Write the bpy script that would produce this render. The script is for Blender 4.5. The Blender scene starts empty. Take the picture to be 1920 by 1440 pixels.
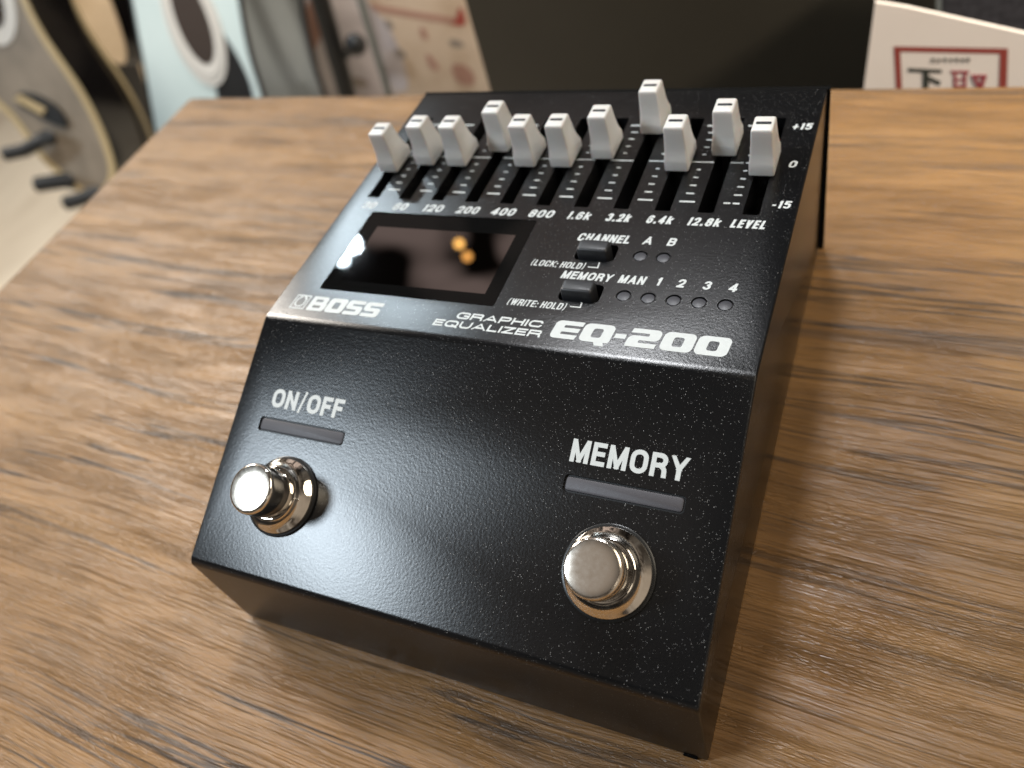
import bpy, bmesh, math, random
from mathutils import Vector, Matrix

random.seed(7)
S = 0.001                       # the script thinks in millimetres
scene = bpy.context.scene
COL = scene.collection

# ------------------------------------------------------------------ camera
CAMP = Vector((66.65, -37.28, 150.36))
RX = Vector((0.9069576, 0.3503578, -0.2338316))
RD = Vector((0.1313790, -0.7627242, -0.6332388))
RF = Vector((-0.4002092, 0.5436002, -0.7377882))
FPX = 1508.96                   # focal length in px of a 1920 px wide frame
cam = bpy.data.cameras.new('camera')
camo = bpy.data.objects.new('camera', cam)
COL.objects.link(camo)
m = Matrix.Identity(4)
for i in range(3):
    m[i][0], m[i][1], m[i][2], m[i][3] = RX[i], -RD[i], -RF[i], CAMP[i] * S
camo.matrix_world = m
cam.sensor_fit = 'HORIZONTAL'
cam.sensor_width = 36.0
cam.lens = FPX / 1920 * 36.0
cam.clip_start = 0.01
cam.clip_end = 30
cam.dof.use_dof = True
cam.dof.focus_distance = 0.138
cam.dof.aperture_fstop = 14.0
scene.camera = camo

# ------------------------------------------------------------------ world (dim shop interior)
world = bpy.data.worlds.new("World")
scene.world = world
world.use_nodes = True
wt = world.node_tree
wt.nodes.clear()


def N(t, kind, **kw):
    n = t.nodes.new(kind)
    for k, v in kw.items():
        if k.startswith('i_'):
            key = k[2:]
            key = int(key) if key.isdigit() else key.replace('_', ' ')
            n.inputs[key].default_value = v
        else:
            setattr(n, k, v)
    return n


def L(t, a, b, so=0, si=0):
    t.links.new(a.outputs[so], b.inputs[si])


def ramp(t, stops, interp='LINEAR'):
    r = t.nodes.new('ShaderNodeValToRGB')
    r.color_ramp.interpolation = interp
    e = r.color_ramp.elements
    while len(e) > 1:
        e.remove(e[-1])
    for i, (p, c) in enumerate(stops):
        x = e[0] if i == 0 else e.new(p)
        x.position = p
        x.color = (*c, 1) if len(c) == 3 else c
    return r


wo = N(wt, 'ShaderNodeOutputWorld')
bg = N(wt, 'ShaderNodeBackground')
bg.inputs['Strength'].default_value = 0.5
tcw = N(wt, 'ShaderNodeTexCoord')
mpw = N(wt, 'ShaderNodeMapping')
mpw.inputs['Scale'].default_value = (2.2, 2.2, 3.2)
nzw = N(wt, 'ShaderNodeTexNoise', i_Scale=1.5, i_Detail=2.0, i_Roughness=0.45, i_Distortion=0.8)
rw = ramp(wt, [(0.34, (0.03, 0.024, 0.02)), (0.48, (0.19, 0.155, 0.125)), (0.60, (0.42, 0.36, 0.30)), (0.72, (0.62, 0.55, 0.48))])
sepw = N(wt, 'ShaderNodeSeparateXYZ')
mr = N(wt, 'ShaderNodeMapRange')
mr.inputs['From Min'].default_value = 0.38
mr.inputs['From Max'].default_value = 0.58
mr.inputs['To Min'].default_value = 1.15
mr.inputs['To Max'].default_value = 0.40
mxw = N(wt, 'ShaderNodeMix', data_type='RGBA', blend_type='MULTIPLY')
mxw.inputs['Factor'].default_value = 1.0
L(wt, tcw, mpw)
L(wt, mpw, nzw)
L(wt, nzw, rw)
L(wt, tcw, sepw)
wt.links.new(sepw.outputs['Z'], mr.inputs['Value'])
wt.links.new(rw.outputs[0], mxw.inputs['A'])
wt.links.new(mr.outputs[0], mxw.inputs['B'])
wt.links.new(mxw.outputs['Result'], bg.inputs['Color'])
L(wt, bg, wo)
# brighter ceiling patch, broken by dark shapes, over the back of the shop
nrm = N(wt, 'ShaderNodeVectorMath', operation='NORMALIZE')
L(wt, tcw, nrm)
dotw = N(wt, 'ShaderNodeVectorMath', operation='DOT_PRODUCT')
dotw.inputs[1].default_value = (-0.51, 0.61, 0.61)
L(wt, nrm, dotw)
pww = N(wt, 'ShaderNodeMapRange', interpolation_type='SMOOTHSTEP')
pww.inputs['From Min'].default_value = 0.90
pww.inputs['From Max'].default_value = 0.985
wt.links.new(dotw.outputs['Value'], pww.inputs['Value'])
mp2 = N(wt, 'ShaderNodeMapping')
mp2.inputs['Scale'].default_value = (11, 11, 13)
mp2.inputs['Rotation'].default_value = (0.3, 0.5, 0.2)
L(wt, nrm, mp2)
nz2 = N(wt, 'ShaderNodeTexNoise', i_Scale=1.0, i_Detail=1.5, i_Roughness=0.4, i_Distortion=0.6)
L(wt, mp2, nz2)
rw2 = ramp(wt, [(0.42, (0.02, 0.016, 0.013)), (0.50, (0.75, 0.60, 0.52)), (0.62, (1.35, 1.08, 0.95))])
L(wt, nz2, rw2)
mix2 = N(wt, 'ShaderNodeMix', data_type='RGBA')
wt.links.new(pww.outputs[0], mix2.inputs['Factor'])
wt.links.new(mxw.outputs['Result'], mix2.inputs['A'])
wt.links.new(rw2.outputs[0], mix2.inputs['B'])
# beige ceiling seen by the footswitch caps
dot3 = N(wt, 'ShaderNodeVectorMath', operation='DOT_PRODUCT')
dot3.inputs[1].default_value = (-0.276, -0.387, 0.88)
L(wt, nrm, dot3)
mr3 = N(wt, 'ShaderNodeMapRange', interpolation_type='SMOOTHSTEP')
mr3.inputs['From Min'].default_value = 0.955
mr3.inputs['From Max'].default_value = 0.992
mr3.inputs['To Max'].default_value = 0.9
wt.links.new(dot3.outputs['Value'], mr3.inputs['Value'])
mix3 = N(wt, 'ShaderNodeMix', data_type='RGBA')
mix3.inputs['B'].default_value = (0.60, 0.51, 0.43, 1)
wt.links.new(mr3.outputs[0], mix3.inputs['Factor'])
wt.links.new(mix2.outputs['Result'], mix3.inputs['A'])
dot4 = N(wt, 'ShaderNodeVectorMath', operation='DOT_PRODUCT')  # added warm patch on the right, lightens the dark side of the footswitches
dot4.inputs[1].default_value = (0.86, -0.40, 0.32)
L(wt, nrm, dot4)
mr4 = N(wt, 'ShaderNodeMapRange', interpolation_type='SMOOTHSTEP')
mr4.inputs['From Min'].default_value = 0.72
mr4.inputs['From Max'].default_value = 0.95
mr4.inputs['To Max'].default_value = 0.8
wt.links.new(dot4.outputs['Value'], mr4.inputs['Value'])
mix4 = N(wt, 'ShaderNodeMix', data_type='RGBA')
mix4.inputs['B'].default_value = (0.80, 0.66, 0.52, 1)
wt.links.new(mr4.outputs[0], mix4.inputs['Factor'])
wt.links.new(mix3.outputs['Result'], mix4.inputs['A'])
wt.links.new(mix4.outputs['Result'], bg.inputs['Color'])


# ------------------------------------------------------------------ lamps of the shop and added fills
def aim(o, target):
    d = Vector(target) * S - o.location
    o.rotation_euler = d.to_track_quat('-Z', 'Y').to_euler()


def lamp(name, kind, direction, dist, power, color, size=0.1, target=(0, 60, 30), spot=None):
    l = bpy.data.lights.new(name, kind)
    l.energy = power
    l.color = color
    o = bpy.data.objects.new(name, l)
    COL.objects.link(o)
    d = Vector(direction).normalized()
    o.location = Vector(target) * S + d * dist
    if kind == 'AREA':
        l.shape = 'DISK'
        l.size = size
        aim(o, target)
    else:
        l.shadow_soft_size = size
        if kind == 'SPOT':
            aim(o, target)
            l.spot_size = math.radians(spot or 60)
    return o


lamp('key_lamp', 'AREA', (-0.583, -0.368, 0.724), 1.9, 18.5, (0.78, 0.90, 1.0), 0.34, (-27, 11, 35))
lamp('rear_lamp', 'AREA', (-0.584, 0.586, 0.561), 2.6, 9.0, (0.76, 0.91, 1.0), 0.055, (-41, 71, 46))
lamp('rear_lamp', 'AREA', (-0.592, 0.569, 0.572), 2.6, 2.0, (0.76, 0.91, 1.0), 0.035, (-41, 67, 46))
lamp('row_lamp', 'AREA', (-0.17, 0.465, 0.87), 2.2, 25.0, (0.95, 0.97, 1.0), 0.32, (46, 49, 46))
lamp('ceiling_fill', 'AREA', (0.48, 0.12, 0.87), 2.0, 17.0, (1.0, 0.88, 0.70), 1.1)  # added soft overhead fill, lightens the shadow right of the pedal
lamp('front_ceiling_lamp', 'AREA', (0.35, -0.55, 0.75), 2.4, 1.0, (1.0, 0.88, 0.72), 0.5, (0, 60, 0))
lamp('warm_bulb', 'POINT', (-0.475, 0.643, 0.602), 2.6, 0.10, (1.0, 0.56, 0.12), 0.014, (-14.6, 73, 46))
lamp('warm_bulb', 'POINT', (-0.465, 0.636, 0.616), 2.65, 0.07, (1.0, 0.50, 0.12), 0.014, (-11.9, 70.2, 46))
lamp('background_fill', 'SPOT', (0.80, -0.36, 0.60), 1.5, 95.0, (1.0, 0.90, 0.78), 0.08, (-70, 470, -140), 24)  # added spot, brightens the card and posters behind the table
lamp('stand_lamp', 'AREA', (-0.62, 0.1, 0.78), 1.6, 26.0, (1.0, 0.93, 0.84), 0.5, (-560, 560, -250))

# ------------------------------------------------------------------ exposure
vs = scene.view_settings
vs.view_transform = 'Standard'
vs.look = 'None'
vs.exposure = 0.0
vs.gamma = 1.0
vs.use_curve_mapping = False


# ------------------------------------------------------------------ materials
def mat(name, color, rough=0.5, metal=0.0, **kw):
    mm = bpy.data.materials.new(name)
    mm.use_nodes = True
    b = mm.node_tree.nodes['Principled BSDF']
    b.inputs['Base Color'].default_value = (*color, 1)
    b.inputs['Roughness'].default_value = rough
    b.inputs['Metallic'].default_value = metal
    for k, v in kw.items():
        b.inputs[k.replace('_', ' ')].default_value = v
    return mm


def mm_coords(t, scale=(1, 1, 1), rot=0.0):
    geo = N(t, 'ShaderNodeNewGeometry')
    mp = N(t, 'ShaderNodeMapping')
    mp.inputs['Scale'].default_value = tuple(1000 * s for s in scale)
    mp.inputs['Rotation'].default_value = (0, 0, rot)
    L(t, geo, mp)
    return mp


def noisy(mm, scale, amount, c_lo, c_hi, stretch=(1, 1, 1), detail=4, bump=0.0, bump_dist=0.0002):
    t = mm.node_tree
    b = t.nodes['Principled BSDF']
    mp = mm_coords(t, stretch)
    nz = N(t, 'ShaderNodeTexNoise', i_Scale=scale, i_Detail=detail, i_Roughness=0.6)
    L(t, mp, nz)
    r = ramp(t, [(0.5 - amount, c_lo), (0.5 + amount, c_hi)])
    L(t, nz, r)
    t.links.new(r.outputs[0], b.inputs['Base Color'])
    if bump:
        bp = N(t, 'ShaderNodeBump')
        bp.inputs['Strength'].default_value = bump
        bp.inputs['Distance'].default_value = bump_dist
        t.links.new(nz.outputs[0], bp.inputs['Height'])
        t.links.new(bp.outputs[0], b.inputs['Normal'])
    return mm


# satin black powder coat with metallic flecks
def paint_material():
    mm = mat('fleck_black_paint', (0.012, 0.012, 0.012), 0.30)
    t = mm.node_tree
    b = t.nodes['Principled BSDF']
    mp = mm_coords(t)
    vo = N(t, 'ShaderNodeTexVoronoi', i_Scale=3.5, i_Randomness=1.0)
    L(t, mp, vo)
    # fleck where close to a cell point; size from the cell's random colour
    sep = N(t, 'ShaderNodeSeparateColor')
    t.links.new(vo.outputs['Color'], sep.inputs[0])
    pw = N(t, 'ShaderNodeMath', operation='POWER')
    pw.inputs[1].default_value = 1.6
    t.links.new(sep.outputs[0], pw.inputs[0])
    sz = N(t, 'ShaderNodeMath', operation='MULTIPLY')
    sz.inputs[1].default_value = 0.215
    t.links.new(pw.outputs[0], sz.inputs[0])
    lt = N(t, 'ShaderNodeMath', operation='LESS_THAN')
    t.links.new(vo.outputs['Distance'], lt.inputs[0])
    t.links.new(sz.outputs[0], lt.inputs[1])
    br = N(t, 'ShaderNodeMapRange')
    br.inputs['To Min'].default_value = 0.03
    br.inputs['To Max'].default_value = 0.50
    t.links.new(sep.outputs[1], br.inputs['Value'])
    fc = N(t, 'ShaderNodeMix', data_type='RGBA')
    fc.inputs['A'].default_value = (0.0055, 0.0058, 0.0066, 1)
    t.links.new(lt.outputs[0], fc.inputs['Factor'])
    t.links.new(br.outputs[0], fc.inputs['B'])
    nz = N(t, 'ShaderNodeTexNoise', i_Scale=2.1, i_Detail=2.0, i_Roughness=0.5)
    L(t, mp, nz)
    bp = N(t, 'ShaderNodeBump')
    bp.inputs['Strength'].default_value = 0.16
    bp.inputs['Distance'].default_value = 0.00012
    t.links.new(nz.outputs[0], bp.inputs['Height'])
    dif = N(t, 'ShaderNodeBsdfDiffuse')
    t.links.new(fc.outputs['Result'], dif.inputs['Color'])
    t.links.new(bp.outputs[0], dif.inputs['Normal'])
    gl = N(t, 'ShaderNodeBsdfAnisotropic', distribution='BECKMANN')
    gl.inputs['Roughness'].default_value = 0.285
    lw = N(t, 'ShaderNodeLayerWeight')
    lw.inputs['Blend'].default_value = 0.5
    gr = ramp(t, [(0.45, (1, 1, 1)), (0.80, (0.62, 0.62, 0.62))])
    t.links.new(lw.outputs['Facing'], gr.inputs[0])
    t.links.new(gr.outputs[0], gl.inputs['Color'])
    t.links.new(bp.outputs[0], gl.inputs['Normal'])
    fr = N(t, 'ShaderNodeFresnel')
    fr.inputs['IOR'].default_value = 1.55
    t.links.new(bp.outputs[0], fr.inputs['Normal'])
    ms = N(t, 'ShaderNodeMixShader')
    t.links.new(fr.outputs[0], ms.inputs[0])
    t.links.new(dif.outputs[0], ms.inputs[1])
    t.links.new(gl.outputs[0], ms.inputs[2])
    t.links.new(ms.outputs[0], t.nodes['Material Output'].inputs['Surface'])
    t.nodes.remove(b)
    return mm


def wood_material(name='walnut_laminate'):
    mm = mat(name, (0.3, 0.18, 0.09), 0.42)
    t = mm.node_tree
    b = t.nodes['Principled BSDF']
    base = mm_coords(t, rot=math.radians(2.0))
    # wavy warp of the grain
    wz = N(t, 'ShaderNodeTexNoise', i_Scale=0.008, i_Detail=2.0)
    L(t, base, wz)
    sub = N(t, 'ShaderNodeVectorMath', operation='SUBTRACT')
    sub.inputs[1].default_value = (0.5, 0.5, 0.5)
    t.links.new(wz.outputs['Color'], sub.inputs[0])
    mul = N(t, 'ShaderNodeVectorMath', operation='MULTIPLY')
    mul.inputs[1].default_value = (0, 11, 0)
    L(t, sub, mul)
    add = N(t, 'ShaderNodeVectorMath', operation='ADD')
    L(t, base, add)
    t.links.new(mul.outputs[0], add.inputs[1])

    def st(sx, sy, scale=1.0, detail=3.0, rough=0.55, dist=0.0):
        mp = N(t, 'ShaderNodeMapping')
        mp.inputs['Scale'].default_value = (sx, sy, 1)
        L(t, add, mp)
        nz = N(t, 'ShaderNodeTexNoise', i_Scale=scale, i_Detail=detail, i_Roughness=rough, i_Distortion=dist)
        L(t, mp, nz)
        return nz

    def mulc(a, bsock, fac=1.0):
        q = N(t, 'ShaderNodeMix', data_type='RGBA', blend_type='MULTIPLY')
        q.inputs['Factor'].default_value = fac
        t.links.new(a, q.inputs['A'])
        t.links.new(bsock, q.inputs['B'])
        return q.outputs['Result']

    def mixc(a, color, facsock):
        q = N(t, 'ShaderNodeMix', data_type='RGBA')
        q.inputs['B'].default_value = (*color, 1)
        t.links.new(facsock, q.inputs['Factor'])
        t.links.new(a, q.inputs['A'])
        return q.outputs['Result']

    def rmp(n, stops):
        r = ramp(t, [(p, (v, v, v)) for p, v in stops])
        L(t, n, r)
        return r.outputs[0]

    broad = st(0.007, 0.085, 1, 5, 0.55, 0.3)
    cr = ramp(t, [(0.28, (0.219, 0.118, 0.046)), (0.45, (0.252, 0.134, 0.050)), (0.60, (0.299, 0.162, 0.061)), (0.78, (0.329, 0.182, 0.071))])
    L(t, broad, cr)
    col = cr.outputs[0]
    # broad greyish bands, thin dark veins, short flecks
    col = mixc(col, (0.105, 0.078, 0.060), rmp(st(0.0045, 0.075, 1, 5, 0.55, 0.2), [(0, 0), (0.60, 0), (0.625, 0.42), (0.655, 0.48), (0.69, 0.0), (1, 0)]))
    vmask = rmp(st(0.0065, 0.010, 1, 1, 0.5), [(0.40, 0.40), (0.58, 1.0)])
    vfac = N(t, 'ShaderNodeMath', operation='MULTIPLY')
    t.links.new(vmask, vfac.inputs[0])
    t.links.new(rmp(st(0.0060, 0.19, 1, 4, 0.60, 0.15), [(0, 0), (0.570, 0), (0.590, 0.88), (0.614, 0.88), (0.636, 0), (1, 0)]), vfac.inputs[1])
    col = mixc(col, (0.055, 0.040, 0.031), vfac.outputs[0])
    col = mixc(col, (0.090, 0.060, 0.040), rmp(st(0.020, 0.62, 1, 3, 0.60), [(0, 0), (0.665, 0), (0.70, 0.50), (1, 0.6)]))
    col = mulc(col, rmp(st(0.035, 2.4, 1, 4, 0.65), [(0.30, 0.70), (0.50, 0.98), (0.75, 1.10)]))
    col = mixc(col, (0.075, 0.048, 0.030), rmp(st(0.085, 2.6, 1, 3, 0.6), [(0, 0), (0.60, 0), (0.66, 0.6), (1, 0.8)]))
    col = mulc(col, rmp(st(0.05, 0.22, 1, 3, 0.5), [(0.35, 0.86), (0.65, 1.09)]))
    # embossing: oblong pores whose walls wander, plus long scratches along the grain
    wob = N(t, 'ShaderNodeTexNoise', i_Scale=0.9, i_Detail=2.0)
    L(t, add, wob)
    wsub = N(t, 'ShaderNodeVectorMath', operation='SUBTRACT')
    wsub.inputs[1].default_value = (0.5, 0.5, 0.5)
    t.links.new(wob.outputs['Color'], wsub.inputs[0])
    wmul = N(t, 'ShaderNodeVectorMath', operation='MULTIPLY')
    wmul.inputs[1].default_value = (1.6, 0.45, 0)
    L(t, wsub, wmul)
    wadd = N(t, 'ShaderNodeVectorMath', operation='ADD')
    L(t, add, wadd)
    t.links.new(wmul.outputs[0], wadd.inputs[1])
    mp = N(t, 'ShaderNodeMapping')
    mp.inputs['Scale'].default_value = (0.33, 1.75, 1)
    L(t, wadd, mp)
    vo = N(t, 'ShaderNodeTexVoronoi', feature='DISTANCE_TO_EDGE', voronoi_dimensions='2D', i_Scale=1.0)
    L(t, mp, vo)
    pores = rmp(vo, [(0.0, 0.0), (0.05, 0.25), (0.16, 1.0)])
    mask = rmp(st(0.018, 0.10, 1, 3, 0.6), [(0.46, 0.0), (0.60, 0.85)])
    pm = N(t, 'ShaderNodeMix', data_type='RGBA')
    pm.inputs['A'].default_value = (0.85, 0.85, 0.85, 1)
    t.links.new(mask, pm.inputs['Factor'])
    t.links.new(pores, pm.inputs['B'])
    scr = rmp(st(0.026, 1.7, 1, 4, 0.68), [(0.36, 0.0), (0.46, 0.7), (0.54, 0.8), (0.62, 1.0)])
    hm = N(t, 'ShaderNodeMix', data_type='RGBA')
    hm.inputs['Factor'].default_value = 0.5
    t.links.new(pm.outputs['Result'], hm.inputs['A'])
    t.links.new(scr, hm.inputs['B'])
    groove = rmp(hm, [(0.0, 0.62), (0.45, 0.86), (0.80, 1.0)])
    t.links.new(hm.outputs['Result'], groove.node.inputs[0])
    col = mulc(col, groove, 0.8)
    t.links.new(col, b.inputs['Base Color'])
    bp = N(t, 'ShaderNodeBump')
    bp.inputs['Strength'].default_value = 0.85
    bp.inputs['Distance'].default_value = 0.00032
    t.links.new(hm.outputs['Result'], bp.inputs['Height'])
    t.links.new(bp.outputs[0], b.inputs['Normal'])
    b.inputs['Roughness'].default_value = 0.34
    b.inputs['Specular IOR Level'].default_value = 0.5
    return mm


def scratched(mm, amount=0.05, scale=2.0):
    t = mm.node_tree
    b = t.nodes['Principled BSDF']
    mp = mm_coords(t)
    nz = N(t, 'ShaderNodeTexNoise', i_Scale=scale, i_Detail=4.0)
    L(t, mp, nz)
    r0 = b.inputs['Roughness'].default_value
    q = N(t, 'ShaderNodeMapRange')
    q.inputs['To Min'].default_value = max(0.01, r0 - amount)
    q.inputs['To Max'].default_value = r0 + amount
    t.links.new(nz.outputs[0], q.inputs['Value'])
    t.links.new(q.outputs[0], b.inputs['Roughness'])
    return mm


M = {
    'paint': paint_material(),
    'wood': wood_material(),
    'print': noisy(mat('cream_print', (0.55, 0.58, 0.58), 0.5), 1.2, 0.3, (0.50, 0.53, 0.53), (0.57, 0.60, 0.60)),
    'knob': scratched(mat('white_plastic', (0.64, 0.63, 0.61), 0.36, Subsurface_Weight=0.10, Subsurface_Scale=0.002), 0.06),
    'mark': mat('marker_ink', (0.008, 0.009, 0.012), 0.4),
    'slot': mat('slot_black', (0.006, 0.006, 0.006), 0.7),
    'glass': mat('bezel_glass', (0.004, 0.004, 0.004), 0.02, IOR=1.16),
    'screen': mat('screen_glass', (0.15, 0.135, 0.135), 0.015, 1.0),
    'button': scratched(mat('button_rubber', (0.020, 0.021, 0.024), 0.42), 0.08),
    'led': scratched(mat('smoked_lens', (0.055, 0.053, 0.062), 0.5), 0.08),
    'bead': scratched(mat('smoked_bead', (0.030, 0.030, 0.037), 0.4), 0.08),
    'gasket': mat('lens_gasket', (0.006, 0.006, 0.007), 0.45),
    'chrome': scratched(mat('nickel_chrome', (0.88, 0.83, 0.75), 0.07, 1.0), 0.035, 1.5),
    'captop': scratched(mat('brushed_nickel', (0.86, 0.78, 0.68), 0.17, 1.0), 0.05, 1.2),
    'washer': mat('nylon_washer', (0.008, 0.008, 0.008), 0.3),
    'rear': mat('rear_black', (0.004, 0.004, 0.004), 0.8, Specular_IOR_Level=0.05),
}


# ------------------------------------------------------------------ mesh helpers (mm in, metres out)
def world_origin(o):
    return Vector(o['_o']) if o is not None else Vector((0, 0, 0))


def finish(me, smooth_angle=None):
    if smooth_angle is not None:
        for p in me.polygons:
            p.use_smooth = True
        me.set_sharp_from_angle(angle=math.radians(smooth_angle))


ORIG = {}


def link(name, me, material, parent=None, origin=(0, 0, 0)):
    """me holds metres relative to origin (mm)"""
    o = bpy.data.objects.new(name, me)
    COL.objects.link(o)
    if material is not None and len(me.materials) == 0:
        me.materials.append(material)
    po = ORIG[parent.name] if parent is not None else Vector((0, 0, 0))
    o.location = (Vector(origin) - po) * S
    if parent is not None:
        o.parent = parent
    ORIG[o.name] = Vector(origin)
    return o


def obj(name, bm, material, parent=None, origin=(0, 0, 0), smooth=None):
    bmesh.ops.recalc_face_normals(bm, faces=bm.faces)
    og = Vector(origin)
    for v in bm.verts:
        v.co = (v.co - og) * S
    me = bpy.data.meshes.new(name)
    bm.to_mesh(me)
    bm.free()
    finish(me, smooth)
    return link(name, me, material, parent, origin)


def empty(name, loc, label=None, cat=None, group=None):
    o = bpy.data.objects.new(name, None)
    COL.objects.link(o)
    o.empty_display_size = 0.02
    o.location = Vector(loc) * S
    ORIG[o.name] = Vector(loc)
    tag(o, label, cat, group)
    return o


def tag(o, label=None, cat=None, group=None, kind=None):
    if label:
        o['label'] = label
    if cat:
        o['category'] = cat
    if group:
        o['group'] = group
    if kind:
        o['kind'] = kind
    return o


def prism(bm, loop, vec, cap=True):
    """closed loop of points extruded along vec"""
    vec = Vector(vec)
    a = [bm.verts.new(p) for p in loop]
    b = [bm.verts.new(Vector(p) + vec) for p in loop]
    n = len(a)
    for i in range(n):
        bm.faces.new((a[i], a[(i + 1) % n], b[(i + 1) % n], b[i]))
    if cap:
        bm.faces.new(a[::-1])
        bm.faces.new(b)
    return a, b


def rings(bm, rs, cap0=True, cap1=True, closed=True):
    vs_ = [[bm.verts.new(p) for p in r] for r in rs]
    for r0, r1 in zip(vs_, vs_[1:]):
        n = len(r0)
        for i in range(n):
            bm.faces.new((r0[i], r0[(i + 1) % n], r1[(i + 1) % n], r1[i]))
    if cap0:
        bm.faces.new(vs_[0][::-1])
    if cap1:
        bm.faces.new(vs_[-1])


def box(bm, x0, x1, y0, y1, z0, z1):
    prism(bm, [(x0, y0, z0), (x1, y0, z0), (x1, y1, z0), (x0, y1, z0)], (0, 0, z1 - z0))


def round_rect(x0, x1, y0, y1, r, seg=4):
    pts = []
    r = min(r, (x1 - x0) / 2, (y1 - y0) / 2)
    for cx, cy, a0 in ((x1 - r, y1 - r, 0), (x0 + r, y1 - r, 90), (x0 + r, y0 + r, 180), (x1 - r, y0 + r, 270)):
        for k in range(seg + 1):
            a = math.radians(a0 + 90 * k / seg)
            pts.append((cx + r * math.cos(a), cy + r * math.sin(a)))
    return pts


def fillet(pts, radii, seg=8):
    """2-D closed polygon with rounded corners"""
    out = []
    n = len(pts)
    for i in range(n):
        p = Vector(pts[i])
        a = (Vector(pts[i - 1]) - p)
        b = (Vector(pts[(i + 1) % n]) - p)
        r = radii[i] if isinstance(radii, (list, tuple)) else radii
        if r <= 0:
            out.append((p.x, p.y))
            continue
        la, lb = a.length, b.length
        a.normalize()
        b.normalize()
        ang = math.acos(max(-1, min(1, a.dot(b))))
        d = r / math.tan(ang / 2)
        d = min(d, la * 0.49, lb * 0.49)
        rr = d * math.tan(ang / 2)
        c = p + (a + b).normalized() * (rr / math.sin(ang / 2))
        s0 = p + a * d - c
        s1 = p + b * d - c
        a0 = math.atan2(s0.y, s0.x)
        a1 = math.atan2(s1.y, s1.x)
        da = (a1 - a0 + math.pi) % (2 * math.pi) - math.pi
        for k in range(seg + 1):
            t = a0 + da * k / seg
            out.append((c.x + rr * math.cos(t), c.y + rr * math.sin(t)))
    return out


# ------------------------------------------------------------------ pedal frames
ZU, ZF, YB, YT, HW = 46.4, 25.5, 47.9, 130.7, 50.5
EY = Vector((0, YB, ZU - ZF)).normalized()
EN = Vector((0, -EY.z, EY.y))


def up(x, y, h=0.0):                      # upper panel: flat
    return Vector((x, y, ZU + h))


def lo(x, s, h=0.0):                      # lower panel: sloping
    return Vector((x, 0, ZF)) + EY * s + EN * h


def plate(bm, frame, loop2d, h0, h1):
    a = [bm.verts.new(frame(x, y, h0)) for x, y in loop2d]
    b = [bm.verts.new(frame(x, y, h1)) for x, y in loop2d]
    n = len(a)
    for i in range(n):
        bm.faces.new((a[i], a[(i + 1) % n], b[(i + 1) % n], b[i]))
    bm.faces.new(a[::-1])
    bm.faces.new(b)


# ------------------------------------------------------------------ setting: floor
def floor_material():
    mm = mat('pale_floor', (0.55, 0.45, 0.33), 0.45)
    return noisy(mm, 0.01, 0.2, (0.58, 0.48, 0.36), (0.74, 0.64, 0.50), (1, 0.25, 1))


FZ = -760
bm = bmesh.new()
box(bm, -9000, 3000, -4000, 9000, FZ - 20, FZ)
tag(obj('floor', bm, floor_material()), kind='structure')

# ------------------------------------------------------------------ table
table = empty('wooden_table', (60, -100, FZ), 'wood-grain topped display table the black pedal stands on', 'table')
bm = bmesh.new()
TX0, TX1, TY0, TY1 = -224, 620, -520, 205
lp = round_rect(TX0, TX1, TY0, TY1, 1.5, 3)
rr_ = []
for inset, z in ((0, -28), (0, -1.2), (0.35, -0.35), (1.2, 0)):
    rr_.append([Vector((x + (inset if x < 100 else -inset), y + (inset if y < 0 else -inset), z)) for x, y in lp])
rings(bm, rr_)
obj('tabletop', bm, M['wood'], table, (60, -100, 0), 30)
bm = bmesh.new()
box(bm, TX0 + 60, TX1 - 60, TY0 + 60, TY1 - 40, FZ, -28)
obj('cabinet_body', bm, noisy(mat('dark_cabinet', (0.03, 0.025, 0.02), 0.5), 0.02, 0.2, (0.025, 0.02, 0.016), (0.04, 0.032, 0.026)), table, (60, -100, FZ))

# ------------------------------------------------------------------ pedal
pedal = empty('effects_pedal', (0, 65, 0), 'black flecked guitar equalizer pedal with white sliders on the wooden table', 'effects pedal')

# casing: folded profile, bevelled sides, pockets cut for everything set into it
prof = fillet([(0, 0.25), (0, ZF), (YB, ZU), (YT, ZU), (YT, 0.25)], [0.6, 2.0, 4.6, 0.9, 0.3], 12)


def offset_profile(p, d):
    n = len(p)
    out = []
    for i in range(n):
        a, b, c = Vector(p[i - 1]), Vector(p[i]), Vector(p[(i + 1) % n])
        t = ((b - a).normalized() + (c - b).normalized())
        if t.length < 1e-6:
            t = (c - b)
        t.normalize()
        nn = Vector((-t.y, t.x))
        out.append(b + nn * d)
    return out


area2 = sum(prof[i - 1][0] * prof[i][1] - prof[i][0] * prof[i - 1][1] for i in range(len(prof)))
sgn = 1 if area2 > 0 else -1
bm = bmesh.new()
RS = []
BV = 0.42
steps = [(90, 0), (60, 0), (30, 0), (0, 0)]
for sx in (-1, 1):
    seq = []
    for k in range(5):
        a = math.radians(90 * k / 4)
        inset = BV * (1 - math.sin(a))
        x = HW - BV * (1 - math.cos(a))
        seq.append((x, inset))
    # k=0: x=HW, inset=BV ... k=4: x=HW-BV, inset=0
    if sx < 0:
        for x, ins in seq:
            RS.append([Vector((-x, q[0], q[1])) for q in offset_profile(prof, ins * sgn)])
    else:
        for x, ins in reversed(seq):
            RS.append([Vector((x, q[0], q[1])) for q in offset_profile(prof, ins * sgn)])
rings(bm, RS)
case = obj('casing', bm, M['paint'], pedal, (0, 65, 0))

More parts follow.
